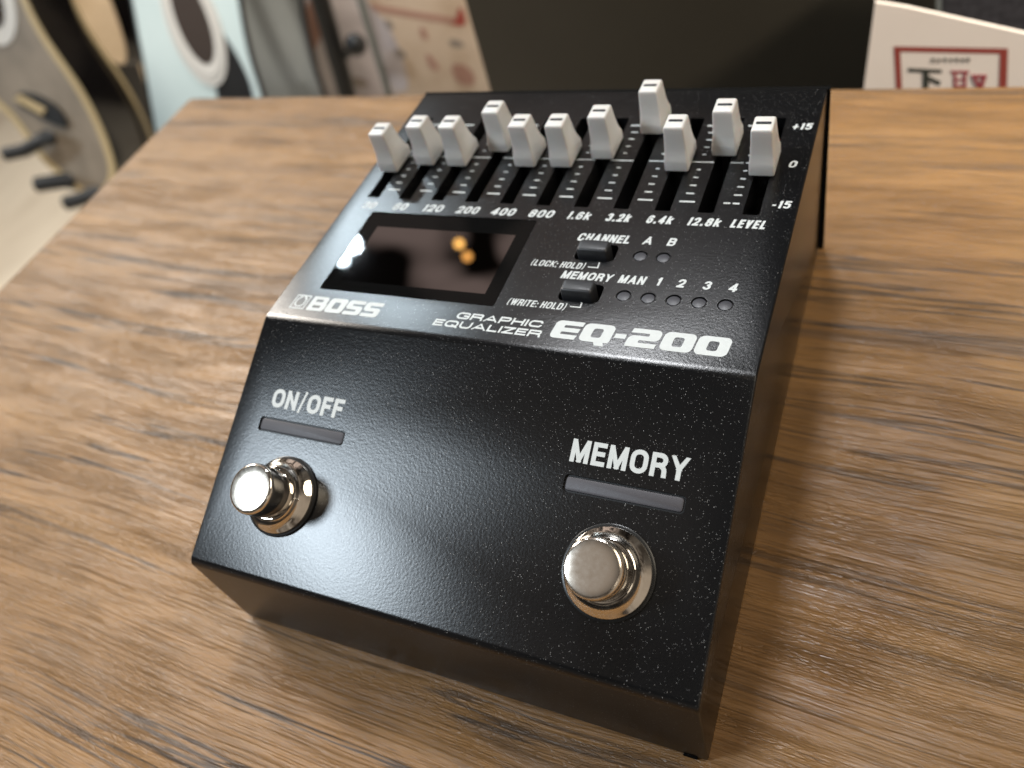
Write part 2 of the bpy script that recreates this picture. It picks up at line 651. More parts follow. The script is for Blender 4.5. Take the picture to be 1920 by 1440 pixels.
SLOTX = [-44.24 + 8.636 * i for i in range(11)]
cut = bmesh.new()
for x in SLOTX:
    plate(cut, up, round_rect(x - 1.6, x + 1.6, 87.3, 119.2, 0.3, 2), -9.0, 2.0)
DISP = (-41.8, -0.5, 57.0, 82.4)
plate(cut, up, round_rect(*DISP, 0.5, 3), -1.4, 2.0)
BTN = [(15.1, 74.0), (15.5, 62.8)]
for x, y in BTN:
    plate(cut, up, round_rect(x - 4.1, x + 4.1, y - 2.45, y + 2.45, 1.1, 5), -6.0, 2.0)
LEDS = [(24.0, 73.85), (28.5, 73.85), (23.8, 63.0), (28.45, 63.0), (33.1, 63.0), (37.7, 63.0), (42.3, 63.0)]


def circle(x, y, r, n=32):
    return [(x + r * math.cos(2 * math.pi * k / n), y + r * math.sin(2 * math.pi * k / n)) for k in range(n)]


for x, y in LEDS:
    plate(cut, up, circle(x, y, 1.42), -2.0, 2.0)
BARS = [(-33.3, 29.75), (32.6, 29.6)]
for x, s in BARS:
    plate(cut, lo, round_rect(x - 10.35, x + 10.35, s - 1.5, s + 1.5, 0.7, 5), -2.0, 2.0)
cutter = obj('cutter', cut, None)
md = case.modifiers.new('pockets', 'BOOLEAN')
cutter.location = (0, 0, 0)
md.object = cutter
md.operation = 'DIFFERENCE'
md.solver = 'EXACT'
dg = bpy.context.evaluated_depsgraph_get()
dg.update()
ev = case.evaluated_get(dg)
newme = bpy.data.meshes.new_from_object(ev)
case.modifiers.clear()
old = case.data
case.data = newme
newme.name = 'casing'
bpy.data.meshes.remove(old)
bpy.data.objects.remove(cutter)
finish(case.data, 22)

# slider base plate seen as the black floor of the slots: the chassis that carries sliders and rear plate
bm = bmesh.new()
b0, b1 = 0.6, 1.15
prism(bm, [(-51.0, YT + 0.05, 45.9), (51.0, YT + 0.05, 45.9), (51.75, YT + 0.05, 0.2), (-51.75, YT + 0.05, 0.2)], (0, 1.1, 0))
obj('rear_plate', bm, M['rear'], pedal, (0, YT, 0))

# black block standing in for the dark slit at the front bottom corner
bm = bmesh.new()
box(bm, HW - 4.2, HW - 1.8, -0.25, 0.3, 0.05, 0.75)
obj('corner_slit', bm, M['rear'], pedal, (44, 0, 0))

# sliders
KY = [99.24, 102.22, 102.12, 107.9, 102.59, 102.73, 105.97, 115.26, 102.36, 107.84, 101.58]


def knob_mesh():
    bm = bmesh.new()
    lv = [(0.55, 4.90, 0.00, 8.2), (0.75, 5.00, -0.04, 8.25), (2.5, 4.96, -0.02, 8.15), (2.9, 4.92, 0.04, 7.9), (3.5, 4.80, 0.20, 7.5), (4.3, 4.66, 0.40, 7.05),
          (5.4, 4.52, 0.54, 6.6), (7.0, 4.36, 0.55, 6.1), (9.0, 4.20, 0.48, 5.65), (10.0, 4.12, 0.44, 5.42), (10.32, 4.02, 0.48, 5.36), (10.52, 3.80, 0.62, 5.22), (10.6, 3.4, 0.86, 5.0)]
    rs = []
    for h, w, y0, y1 in lv:
        rs.append([Vector((x, y - 2.95, h)) for x, y in round_rect(-w / 2, w / 2, y0, y1, 0.38, 4)])
    rings(bm, rs)
    return bm


first = None
for i, (x, y) in enumerate(zip(SLOTX, KY)):
    og = (x, y, ZU)
    if first is None:
        bm = knob_mesh()
        for v in bm.verts:
            v.co = v.co + Vector(og)
        k = obj('slider_knob', bm, M['knob'], pedal, og, 40)
        bm = bmesh.new()
        plate(bm, lambda a, b, h: Vector((x + a, y + b, ZU + h)), round_rect(-1.42, 1.42, -0.38, 0.38, 0.15, 3), 10.45, 10.66)
        mk = obj('marker', bm, M['mark'], k, (x, y, ZU + 10.6))
        bm = bmesh.new()
        box(bm, x - 0.7, x + 0.7, y - 1.5, y + 3.0, ZU - 6, ZU + 0.7)
        stm = obj('stem', bm, M['slot'], k, (x, y, ZU))
        first = (k, mk, stm)
    else:
        k2 = first[0].copy()
        COL.objects.link(k2)
        k2.parent = pedal
        k2.location = (Vector(og) - ORIG[pedal.name]) * S
        for ch in first[1:]:
            c2 = ch.copy()
            COL.objects.link(c2)
            c2.parent = k2

# display
bm = bmesh.new()
plate(bm, up, round_rect(DISP[0] + 0.12, DISP[1] - 0.12, DISP[2] + 0.12, DISP[3] - 0.12, 0.4, 3), -1.3, -0.12)
disp = obj('display', bm, M['glass'], pedal, (-21, 70, ZU))
bm = bmesh.new()
plate(bm, up, round_rect(-37.9, -3.7, 60.2, 77.6, 0.1, 1), -0.5, -0.116)
obj('screen', bm, M['screen'], disp, (-21, 69, ZU))

# push buttons
for bx, by in BTN:
    bm = bmesh.new()
    rs = []
    x0, x1, y0, y1 = bx - 3.4, bx + 2.95, by - 1.85, by + 1.35
    for h, ins in ((-5.5, 0), (1.55, 0), (1.85, 0.06), (2.08, 0.22), (2.2, 0.5)):
        rs.append([up(x, y, h) for x, y in round_rect(x0 + ins, x1 - ins, y0 + ins, y1 - ins, 0.55, 5)])
    rings(bm, rs)
    obj('push_button', bm, M['button'], pedal, (bx, by, ZU), 35)

# round indicator lamps
led0 = None
for x, y in LEDS:
    if led0 is None:
        bm = bmesh.new()
        rings(bm, [[up(a, b, h) for a, b in circle(x, y, r)] for r, h in ((1.22, -1.9), (1.22, -0.25), (1.15, -0.14), (1.0, -0.10))])
        l = obj('indicator_light', bm, M['bead'], pedal, (x, y, ZU), 35)
        bm = bmesh.new()
        rings(bm, [[up(a, b, h) for a, b in circle(x, y, r)] for r, h in ((1.40, -1.9), (1.40, -0.5), (1.24, -0.5), (1.24, -1.9))], False, False)
        g = obj('gasket', bm, M['gasket'], l, (x, y, ZU))
        led0 = (l, g)
    else:
        c = led0[0].copy()
        COL.objects.link(c)
        c.parent = pedal
        c.location = (Vector((x, y, ZU)) - ORIG[pedal.name]) * S
        g = led0[1].copy()
        COL.objects.link(g)
        g.parent = c

# bar lamps
for x, s in BARS:
    bm = bmesh.new()
    rs = []
    for ins, h in ((0, -1.9), (0, -0.35), (0.08, -0.2), (0.28, -0.12)):
        rs.append([lo(a, b, h) for a, b in round_rect(x - 10.05 + ins, x + 10.05 - ins, s - 1.2 + ins, s + 1.2 - ins, 0.5, 4)])
    rings(bm, rs)
    bl = obj('bar_light', bm, M['led'], pedal, lo(x, s, 0), 35)
    bm = bmesh.new()
    rs = []
    for ins, h in ((0.02, -1.9), (0.02, -0.45), (0.28, -0.45), (0.28, -1.9)):
        rs.append([lo(a, b, h) for a, b in round_rect(x - 10.34 + ins, x + 10.34 - ins, s - 1.49 + ins, s + 1.49 - ins, 0.6, 4)])
    rings(bm, rs, False, False)
    obj('gasket', bm, M['gasket'], bl, lo(x, s, 0))

# footswitches
SW = [(-33.0, 16.6), (32.9, 16.7)]


def lathe(bm, frame, cx, cy, prf, n=64, cap0=True, cap1=True):
    rings(bm, [[frame(cx + r * math.cos(2 * math.pi * k / n), cy + r * math.sin(2 * math.pi * k / n), h) for k in range(n)] for r, h in prf], cap0, cap1)


for cx, cy in SW:
    bm = bmesh.new()
    lathe(bm, lo, cx, cy, [(4.72, 1.0), (4.72, 6.0), (4.78, 6.3), (4.78, 8.8), (4.74, 9.25), (4.60, 9.58), (4.40, 9.75), (4.1, 9.81), (2.5, 9.85), (0.8, 9.86)])
    fs = obj('footswitch', bm, M['captop'], pedal, lo(cx, cy, 0), 40)
    fs.data.materials.clear()
    fs.data.materials.append(M['chrome'])
    fs.data.materials.append(M['captop'])
    for p in fs.data.polygons:
        c = p.center
        if (Vector(c) / S).dot(EN) > 9.75:
            p.material_index = 1
    bm = bmesh.new()
    lathe(bm, lo, cx, cy, [(7.25, 0.5), (7.30, 0.75), (7.22, 1.02), (7.0, 1.2), (6.6, 1.5), (6.1, 1.92), (5.75, 2.35), (5.55, 2.75), (5.42, 3.2), (5.25, 3.5), (5.05, 3.6), (4.73, 3.6)], cap0=False, cap1=False)
    obj('collar', bm, M['chrome'], fs, lo(cx, cy, 0), 28)
    bm = bmesh.new()
    lathe(bm, lo, cx, cy, [(6.0, 0.02), (7.75, 0.02), (7.85, 0.15), (7.8, 0.45), (7.6, 0.55), (6.0, 0.55)], cap0=False, cap1=False)
    obj('washer', bm, M['washer'], fs, lo(cx, cy, 0), 40)


# ------------------------------------------------------------------ printed lettering
def place2d(me, frame, x0, x1, y0, y1, shear=0.0, h=0.03, fit=None):
    """scale the flat mesh so its box fills x0..x1, y0..y1 of a panel frame; returns bmesh in world mm"""
    xs = [v.co.x for v in me.vertices]
    ys = [v.co.y for v in me.vertices]
    bx0, bx1, by0, by1 = min(xs), max(xs), min(ys), max(ys)
    if fit:
        by0, by1 = fit
    bm = bmesh.new()
    bm.from_mesh(me)
    sx = (x1 - x0 - abs(shear) * (y1 - y0)) / (bx1 - bx0)
    sy = (y1 - y0) / (by1 - by0)
    for v in bm.verts:
        X = x0 + (v.co.x - bx0) * sx
        Y = (v.co.y - by0) * sy
        v.co = frame(X + shear * Y, y0 + Y, h)
    return bm


# sans-serif capitals drawn as strokes: name -> (width, [(points, corner radius, extend ends)])
U, Rr = 1.0, 0.42
FONT = {
    'A': (1.0, [([(0, -.05), (.5, 1.05)], 0, 1), ([(.5, 1.05), (1, -.05)], 0, 1), ([(.2, .28), (.8, .28)], 0, 0)]),
    'B': (.90, [([(0, 0), (0, 1)], 0, 1), ([(0, 1), (.95, 1), (.95, .53), (0, .53)], .3, 0), ([(0, .53), (1, .53), (1, 0), (0, 0)], .3, 0)]),
    'C': (.95, [([(1, .66), (1, 1), (0, 1), (0, 0), (1, 0), (1, .34)], .40, 0)]),
    'D': (.92, [([(0, 0), (0, 1)], 0, 1), ([(0, 1), (1, 1), (1, 0), (0, 0)], .40, 0)]),
    'E': (.78, [([(0, 0), (0, 1)], 0, 1), ([(0, 1), (1, 1)], 0, 1), ([(0, .52), (.9, .52)], 0, 1), ([(0, 0), (1, 0)], 0, 1)]),
    'F': (.75, [([(0, 0), (0, 1)], 0, 1), ([(0, 1), (1, 1)], 0, 1), ([(0, .5), (.85, .5)], 0, 1)]),
    'G': (.98, [([(1, .70), (1, 1), (0, 1), (0, 0), (1, 0), (1, .46), (.55, .46)], [0, .40, .40, .40, .25, 0, 0], 0)]),
    'H': (.88, [([(0, 0), (0, 1)], 0, 1), ([(1, 0), (1, 1)], 0, 1), ([(0, .52), (1, .52)], 0, 0)]),
    'I': (.001, [([(.5, 0), (.5, 1)], 0, 1)]),
    'K': (.95, [([(0, 0), (0, 1)], 0, 1), ([(.08, .36), (.95, 1.05)], 0, 1), ([(.36, .58), (1, -.05)], 0, 1)]),
    'L': (.75, [([(0, 0), (0, 1)], 0, 1), ([(0, 0), (1, 0)], 0, 1)]),
    'M': (1.10, [([(0, 0), (0, 1)], 0, 1), ([(1, 0), (1, 1)], 0, 1), ([(.04, 1.05), (.5, 0)], 0, 1), ([(.5, 0), (.96, 1.05)], 0, 1)]),
    'N': (.90, [([(0, 0), (0, 1)], 0, 1), ([(1, 0), (1, 1)], 0, 1), ([(.04, 1.03), (.96, -.03)], 0, 1)]),
    'O': (1.0, [([(.5, 1), (0, 1), (0, 0), (1, 0), (1, 1), (.5, 1)], .42, 0)]),
    'P': (.85, [([(0, 0), (0, 1)], 0, 1), ([(0, 1), (1, 1), (1, .43), (0, .43)], .3, 0)]),
    'Q': (1.0, [([(.5, 1), (0, 1), (0, 0), (1, 0), (1, 1), (.5, 1)], .42, 0), ([(.6, .25), (1.02, -.08)], 0, 1)]),
    'R': (.92, [([(0, 0), (0, 1)], 0, 1), ([(0, 1), (.97, 1), (.97, .48), (0, .48)], .28, 0), ([(.58, .48), (.97, .36), (1, -.1)], .25, 1)]),
    'T': (.80, [([(.5, 0), (.5, 1)], 0, 1), ([(0, 1), (1, 1)], 0, 1)]),
    'U': (.90, [([(0, 1), (0, 0), (1, 0), (1, 1)], .40, 1)]),
    'V': (.95, [([(0, 1.05), (.5, -.05)], 0, 1), ([(.5, -.05), (1, 1.05)], 0, 1)]),
    'W': (1.35, [([(0, 1.05), (.25, -.05)], 0, 1), ([(.25, -.05), (.5, 1.0)], 0, 1), ([(.5, 1.0), (.75, -.05)], 0, 1), ([(.75, -.05), (1, 1.05)], 0, 1)]),
    'Y': (.95, [([(0, 1.05), (.5, .45)], 0, 1), ([(1, 1.05), (.5, .45)], 0, 1), ([(.5, .5), (.5, 0)], 0, 1)]),
    'Z': (.85, [([(0, 1), (1, 1)], 0, 1), ([(0, 0), (1, 0)], 0, 1), ([(.97, 1), (.03, 0)], 0, 0)]),
    '0': (.66, [([(.5, 1), (0, 1), (0, 0), (1, 0), (1, 1), (.5, 1)], .30, 0)]),
    '1': (.34, [([(1, 0), (1, 1)], 0, 1), ([(0, .76), (.55, .80), (.95, 1.0)], 0, 0)]),
    '2': (.66, [([(0, .68), (0, 1), (1, 1), (1, .55), (.05, 0)], [0, .3, .3, .25, 0], 0), ([(0, 0), (1, 0)], 0, 1)]),
    '3': (.66, [([(0, .74), (0, 1), (.96, 1), (.96, .53), (.4, .53)], .27, 0), ([(.4, .53), (1, .53), (1, 0), (0, 0), (0, .26)], .28, 0)]),
    '4': (.70, [([(.75, 0), (.75, 1)], 0, 1), ([(.72, 1.0), (0, .27)], 0, 0), ([(0, .24), (1, .24)], 0, 1)]),
    '5': (.66, [([(.95, 1), (.1, 1)], 0, 1), ([(.1, 1), (.03, .50)], 0, 0), ([(.03, .48), (.2, .62), (1, .62), (1, 0), (0, 0), (0, .2)], [0, .1, .3, .3, .25, 0], 0)]),
    '6': (.66, [([(1, .76), (1, 1), (0, 1), (0, 0), (1, 0), (1, .58), (0, .58)], [0, .28, .32, .30, .28, .28, 0], 0)]),
    '8': (.66, [([(.5, 1), (.04, 1), (.04, .54), (.96, .54), (.96, 1), (.5, 1)], .26, 0), ([(.5, .54), (0, .54), (0, 0), (1, 0), (1, .54), (.5, .54)], .28, 0)]),
    '.': (.001, [([(.5, -.02), (.5, .03)], 0, 1)]),
    ':': (.001, [([(.5, -.02), (.5, .03)], 0, 1), ([(.5, .60), (.5, .65)], 0, 1)]),
    'k': (.62, [([(0, 0), (0, 1)], 0, 1), ([(.08, .26), (.95, .72)], 0, 1), ([(.36, .46), (1, -.05)], 0, 1)]),
    '+': (.60, [([(0, .42), (1, .42)], 0, 1), ([(.5, .05), (.5, .80)], 0, 1)]),
    '-': (.34, [([(0, .34), (1, .34)], 0, 1)]),
    '/': (.50, [([(0, -.1), (1, 1.1)], 0, 1)]),
    '(': (.42, [([(1, 1.16), (.3, .95), (0, .5), (.3, .05), (1, -.16)], .5, 0)]),
    ')': (.42, [([(0, 1.16), (.7, .95), (1, .5), (.7, .05), (0, -.16)], .5, 0)]),
}
THIN = {'/': 0.62, '(': 0.7, ')': 0.7, '+': 0.85, '-': 0.9}


def round_path(pts, radii, seg=6):
    n = len(pts)
    out = []
    for i in range(n):
        p = Vector(pts[i])
        r = radii[i] if isinstance(radii, (list, tuple)) else radii
        if i in (0, n - 1) or r <= 0:
            out.append(p)
            continue
        a, b = Vector(pts[i - 1]) - p, Vector(pts[i + 1]) - p
        la, lb = a.length, b.length
        a.normalize()
        b.normalize()
        ang = math.acos(max(-1, min(1, a.dot(b))))
        if ang > 3.1:
            out.append(p)
            continue
        fa = 0.98 if i - 1 == 0 else 0.495
        fb = 0.98 if i + 1 == n - 1 else 0.495
        d = min(r / math.tan(ang / 2), la * fa, lb * fb)
        # quadratic-cubic blend keeps the corner fat like a grotesque face
        p0, p3 = p + a * d, p + b * d
        p1, p2 = p + a * d * 0.42, p + b * d * 0.42
        for k in range(seg + 1):
            t = k / seg
            out.append(p0 * (1 - t) ** 3 + p1 * 3 * t * (1 - t) ** 2 + p2 * 3 * t * t * (1 - t) + p3 * t ** 3)
    q = [out[0]]
    for p in out[1:]:
        if (p - q[-1]).length > 1e-5:
            q.append(p)
    return q


def letter(body, frame, x0, x1, y0, y1, shear=0.0, t=0.20, gap=0.20, name='lettering', parent=None):
    """strokes of each character laid on the panel; the word fills x0..x1, capitals fill y0..y1"""
    H = y1 - y0
    avail = (x1 - x0 - abs(shear) * H) / H
    fixed = len(body) * t + (len(body) - 1) * gap * 0.5 + body.count(' ') * 0.1
    flex = sum(max(0.0, FONT[c][0] - 0.2) if c != ' ' else 0.1 for c in body) + (len(body) - 1) * gap * 0.25
    q = (avail - fixed) / flex
    bm = bmesh.new()
    cx = 0.0
    layer = 0
    for c in body:
        if c == ' ':
            cx += 0.1 + 0.1 * q + gap * (0.5 + 0.25 * q)
            continue
        w, strokes_ = FONT[c]
        w = max(0.0, w - 0.2) * q
        tt = t * THIN.get(c, 1.0)
        for pts, r, ext in strokes_:
            P_ = [(cx + t / 2 + p[0] * w, t / 2 + p[1] * (1 - t)) for p in pts]
            lim = 0.48 * max(w, 0.12)
            rr2 = [min(x, max(lim, 0.1)) for x in r] if isinstance(r, (list, tuple)) else min(r, max(lim, 0.1))
            path = round_path(P_, rr2)
            if ext:
                d0 = (path[0] - path[1]).normalized()
                d1 = (path[-1] - path[-2]).normalized()
                path[0] = path[0] + d0 * t / 2
                path[-1] = path[-1] + d1 * t / 2
            n = len(path)
            cl = c not in '()/Q'
            closed = (path[0] - path[-1]).length < 1e-4
            rows = []
            for i in range(n):
                a = path[i] - path[i - 1] if i > 0 else (path[-1] - path[-2] if closed else None)
                b = path[i + 1] - path[i] if i < n - 1 else (path[1] - path[0] if closed else None)
                if a is None:
                    a = b
                if b is None:
                    b = a
                a, b = a.normalized(), b.normalized()
                m_ = (a + b).normalized()
                k_ = tt / 2 / max(0.5, m_.dot(a))
                nn = Vector((-m_.y, m_.x)) * k_
                row = []
                for s_ in (1, -1):
                    v = path[i] + nn * s_
                    vy = min(1.0, max(0.0, v.y)) if cl else v.y
                    X = x0 + v.x * H + max(0, -shear) * H
                    row.append(bm.verts.new(frame(X + shear * vy * H, y0 + vy * H, 0.03 + 0.0025 * (layer % 5))))
                rows.append(row)
            for r0, r1 in zip(rows, rows[1:]):
                try:
                    bm.faces.new((r0[0], r0[1], r1[1], r1[0]))
                except ValueError:
                    pass
            layer += 1
        cx += t + w + gap * (0.5 + 0.25 * q)
    return flat_obj(name, bm, frame((x0 + x1) / 2, (y0 + y1) / 2, 0), frame, None, parent)


def flat_obj(name, bm, og, frame, material=None, parent=None):
    nrm = EN if frame is lo else Vector((0, 0, 1))
    og = Vector(og)
    bm.normal_update()
    for f in bm.faces:
        if f.normal.dot(nrm) < 0:
            f.normal_flip()
    for v in bm.verts:
        v.co = (v.co - og) * S
    me = bpy.data.meshes.new(name)
    bm.to_mesh(me)
    bm.free()
    return link(name, me, material or M['print'], parent or pedal, og)


freqs = [('30', -45.6, -41.7), ('60', -37.2, -33.2), ('120', -29.4, -23.9), ('200', -20.7, -14.9), ('400', -12.2, -6.2), ('800', -3.3, 2.7),
         ('1.6k', 5.4, 10.9), ('3.2k', 13.9, 19.4), ('6.4k', 22.4, 28.0), ('12.8k', 30.5, 37.3), ('LEVEL', 38.9, 45.8)]
for body, a, b in freqs:
    letter(body, up, a, b, 83.35, 85.75, 0.2, 0.205, 0.22)
letter('+15', up, 45.3, 49.5, 115.0, 117.2, 0.15, 0.21)
letter('0', up, 46.6, 48.4, 102.2, 104.4, 0.15, 0.21)
letter('-15', up, 45.5, 49.2, 89.6, 91.8, 0.15, 0.21)
letter('CHANNEL', up, 9.9, 21.1, 77.0, 79.3, 0.18, 0.20)
letter('A', up, 23.4, 25.5, 77.15, 79.4, 0.15, 0.20)
letter('B', up, 28.2, 30.1, 77.15, 79.4, 0.15, 0.20)
letter('(LOCK: HOLD)', up, 2.7, 14.5, 69.0, 70.7, 0.18, 0.165)
letter('MEMORY', up, 10.1, 20.6, 66.15, 68.25, 0.18, 0.20)
letter('MAN', up, 21.6, 27.0, 66.15, 68.35, 0.18, 0.20)
for d, x0, x1 in (('1', 28.7, 29.9), ('2', 32.7, 34.4), ('3', 37.4, 39.1), ('4', 42.0, 43.8)):
    letter(d, up, x0, x1, 66.3, 68.45, 0.15, 0.21)
letter('(WRITE: HOLD)', up, 1.8, 14.3, 57.9, 59.6, 0.18, 0.165)
letter('GRAPHIC', up, -7.1, 11.0, 52.95, 54.65, 0.15, 0.23)
letter('EQUALIZER', up, -11.2, 11.6, 50.6, 52.3, 0.15, 0.23)
letter('ON/OFF', lo, -42.2, -24.9, 33.4, 37.25, 0.0, 0.215, 0.17)
letter('MEMORY', lo, 22.4, 42.4, 33.3, 37.3, 0.0, 0.20, 0.18)

# hold leader lines under the buttons
for (xa, xb, y, xc, yc) in ((14.7, 16.7, 69.75, 16.6, 71.2), (14.6, 16.6, 59.0, 16.5, 60.3)):
    bm = bmesh.new()
    for lp in ([(xa, y - 0.14), (xb + 0.12, y - 0.14), (xb + 0.12, y + 0.12), (xa, y + 0.12)],
               [(xb - 0.14, y + 0.12), (xb + 0.12, y + 0.12), (xc + 0.12, yc), (xc - 0.14, yc)]):
        bm.faces.new([bm.verts.new(up(px, py, 0.03)) for px, py in lp])
    flat_obj('leader_line', bm, up(xb, y), up)

# level scales between the slots
for i in range(10):
    cx = (SLOTX[i] + SLOTX[i + 1]) / 2
    bm = bmesh.new()

    def dash(xa, xb, y, t):
        bm.faces.new([bm.verts.new(up(px, py, 0.03)) for px, py in ((xa, y - t / 2), (xb, y - t / 2), (xb, y + t / 2), (xa, y + t / 2))])
    for j in range(-5, 6):
        y = 103.35 + 2.58 * j
        if j == 0:
            if i < 9:
                dash(cx - 2.6, cx + 2.6, y, 0.36)
            else:
                dash(cx - 2.6, cx - 0.1, y, 0.36)
                dash(cx + 0.5, cx + 2.6, y, 0.36)
        elif abs(j) == 5:
            if i < 9:
                dash(cx - 1.55, cx + 1.55, y, 0.42)
            else:
                dash(cx - 1.45, cx - 0.15, y, 0.42)
                dash(cx + 0.35, cx + 1.65, y, 0.42)
        else:
            w = {1: 0.42, 2: 0.55, 3: 0.66, 4: 0.80}[abs(j)]
            o_ = 0.0 if i < 9 else 0.85
            dash(cx + o_ - w, cx + o_ + w, y, 0.36)
    flat_obj('scale_marks', bm, up(cx, 103), up)


def curve_mesh(loops):
    cu = bpy.data.curves.new('c', 'CURVE')
    cu.dimensions = '2D'
    cu.fill_mode = 'BOTH'
    for lp in loops:
        sp = cu.splines.new('POLY')
        sp.points.add(len(lp) - 1)
        for p, q in zip(sp.points, lp):
            p.co = (q[0], q[1], 0, 1)
        sp.use_cyclic_u = True
    o = bpy.data.objects.new('c', cu)
    COL.objects.link(o)
    d = bpy.context.evaluated_depsgraph_get()
    d.update()
    me = bpy.data.meshes.new_from_object(o.evaluated_get(d))
    bpy.data.objects.remove(o)
    bpy.data.curves.remove(cu)
    return me


# model number in wide square capitals, drawn in a 0..1 high box
def rp(pts, r, seg=5):
    return fillet(pts, r, seg)


def glyph_E(x, w):
    return [rp([(x, 0), (x + w * 0.93, 0), (x + w * 0.97, 0.24), (x + w * 0.34, 0.24), (x + w * 0.345, 0.385), (x + w * 0.95, 0.385), (x + w * 0.97, 0.615), (x + w * 0.355, 0.615),
                (x + w * 0.36, 0.76), (x + w, 0.76), (x + w * 1.02, 1), (x, 1)], [0.22, 0, 0, 0.04, 0.04, 0, 0, 0.04, 0.04, 0, 0, 0.22])]


def glyph_0(x, w):
    return [rp([(x, 0), (x + w, 0), (x + w, 1), (x, 1)], 0.24), rp([(x + w * 0.34, 0.25), (x + w * 0.66, 0.25), (x + w * 0.66, 0.75), (x + w * 0.34, 0.75)], 0.10)]


def glyph_Q(x, w):
    return [rp([(x, 0), (x + w * 0.52, 0), (x + w * 0.60, -0.18), (x + w * 0.90, -0.18), (x + w * 0.83, 0.0), (x + w, 0.0), (x + w, 1), (x, 1)], [0.24, 0, 0, 0, 0.0, 0.2, 0.24, 0.24]),
            rp([(x + w * 0.34, 0.25), (x + w * 0.66, 0.25), (x + w * 0.66, 0.75), (x + w * 0.34, 0.75)], 0.10)]


def glyph_2(x, w):
    return [rp([(x - w * 0.02, 0), (x + w * 0.95, 0), (x + w * 0.97, 0.24), (x + w * 0.36, 0.24), (x + w * 0.36, 0.38), (x + w, 0.38), (x + w, 1), (x + 0.03, 1), (x, 0.76), (x + w * 0.62, 0.76), (x + w * 0.62, 0.62), (x - w * 0.02, 0.62)],
               [0.02, 0, 0, 0.03, 0.03, 0.24, 0.24, 0, 0, 0.03, 0.03, 0.24])]


W_ = 7.15
loops = glyph_E(0, 1.18) + glyph_Q(1.26, 1.30) + [[(2.66, 0.36), (3.12, 0.36), (3.12, 0.60), (2.66, 0.60)]] + glyph_2(3.24, 1.24) + glyph_0(4.58, 1.26) + glyph_0(5.92, 1.26)
me = curve_mesh(loops)
bm = place2d(me, up, 13.0, 45.3, 51.0, 55.35, 0.12, 0.03, (0.0, 1.0))
flat_obj('model_lettering', bm, up(29, 53), up)

# maker's logo: framed ring plus four block capitals with slit counters
lg = []
lg.append(rp([(0, 0), (1.02, 0), (1.02, 1), (0, 1)], 0.03))
lg.append(rp([(0.08, 0.08), (0.94, 0.08), (0.94, 0.92), (0.66, 0.92), (0.86, 0.72), (0.86, 0.34), (0.68, 0.16), (0.34, 0.16), (0.16, 0.34), (0.16, 0.72), (0.36, 0.92), (0.08, 0.92)], 0.04))
lg.append(rp([(0.40, 0.24), (0.62, 0.24), (0.76, 0.38), (0.76, 0.66), (0.56, 0.86), (0.56, 0.92), (0.46, 0.92), (0.46, 0.86), (0.26, 0.66), (0.26, 0.38)], 0.05))


def glyph_B(x, w):
    return [rp([(x, 0), (x + w, 0), (x + w, 0.5), (x + w * 0.94, 0.55), (x + w * 0.94, 1), (x, 1)], [0.05, 0.2, 0.04, 0.04, 0.2, 0.05]),
            rp([(x + w * 0.24, 0.20), (x + w * 0.70, 0.20), (x + w * 0.70, 0.38), (x + w * 0.24, 0.38)], 0.05),
            rp([(x + w * 0.24, 0.62), (x + w * 0.66, 0.62), (x + w * 0.66, 0.80), (x + w * 0.24, 0.80)], 0.05)]


def glyph_S(x, w):
    return [rp([(x, 0), (x + w, 0), (x + w, 0.62), (x + w * 0.32, 0.62), (x + w * 0.32, 0.76), (x + w, 0.76), (x + w, 1), (x, 1), (x, 0.38), (x + w * 0.68, 0.38), (x + w * 0.68, 0.24), (x, 0.24)],
               [0.04, 0.2, 0.2, 0.04, 0.04, 0.03, 0.05, 0.2, 0.2, 0.04, 0.04, 0.03])]


lg += glyph_B(1.22, 1.16) + [rp([(2.44, 0), (3.62, 0), (3.62, 1), (2.44, 1)], 0.2), rp([(2.82, 0.27), (3.24, 0.27), (3.24, 0.73), (2.82, 0.73)], 0.06)] + glyph_S(3.70, 1.1) + glyph_S(4.88, 1.1)
me = curve_mesh(lg)
bm = place2d(me, up, -46.1, -24.0, 50.7, 54.7, 0.06, 0.03, (0.0, 1.0))
flat_obj('logo_lettering', bm, up(-35, 53), up)


# ------------------------------------------------------------------ shop behind the table
def ray(u, v):
    return (RX * ((u - 960) / FPX) + RD * ((v - 720) / FPX) + RF).normalized()


class Plane:
    def __init__(self, p, n):
        self.p, self.n = Vector(p), Vector(n).normalized()

    def at(self, u, v, h=0.0):
        d = ray(u, v)
        q = self.p + self.n * h
        t = (q - CAMP).dot(self.n) / d.dot(self.n)
        return CAMP + d * t


def slab(name, plane, pix, thick, material, parent=None, h=0.0, smooth_it=0, grow=0.0):
    """solid of the given thickness (mm) behind a plane, outline listed as sight lines onto that plane"""
    pts = [plane.at(u, v, h) for u, v in pix]
    for _ in range(smooth_it):
        q = []
        n = len(pts)
        for i in range(n):
            a, b = pts[i], pts[(i + 1) % n]
            q += [a * 0.75 + b * 0.25, a * 0.25 + b * 0.75]
        pts = q
    bm = bmesh.new()
    prism(bm, pts, -plane.n * thick)
    c = sum(pts, Vector()) / len(pts)
    return obj(name, bm, material, parent, c, 35)


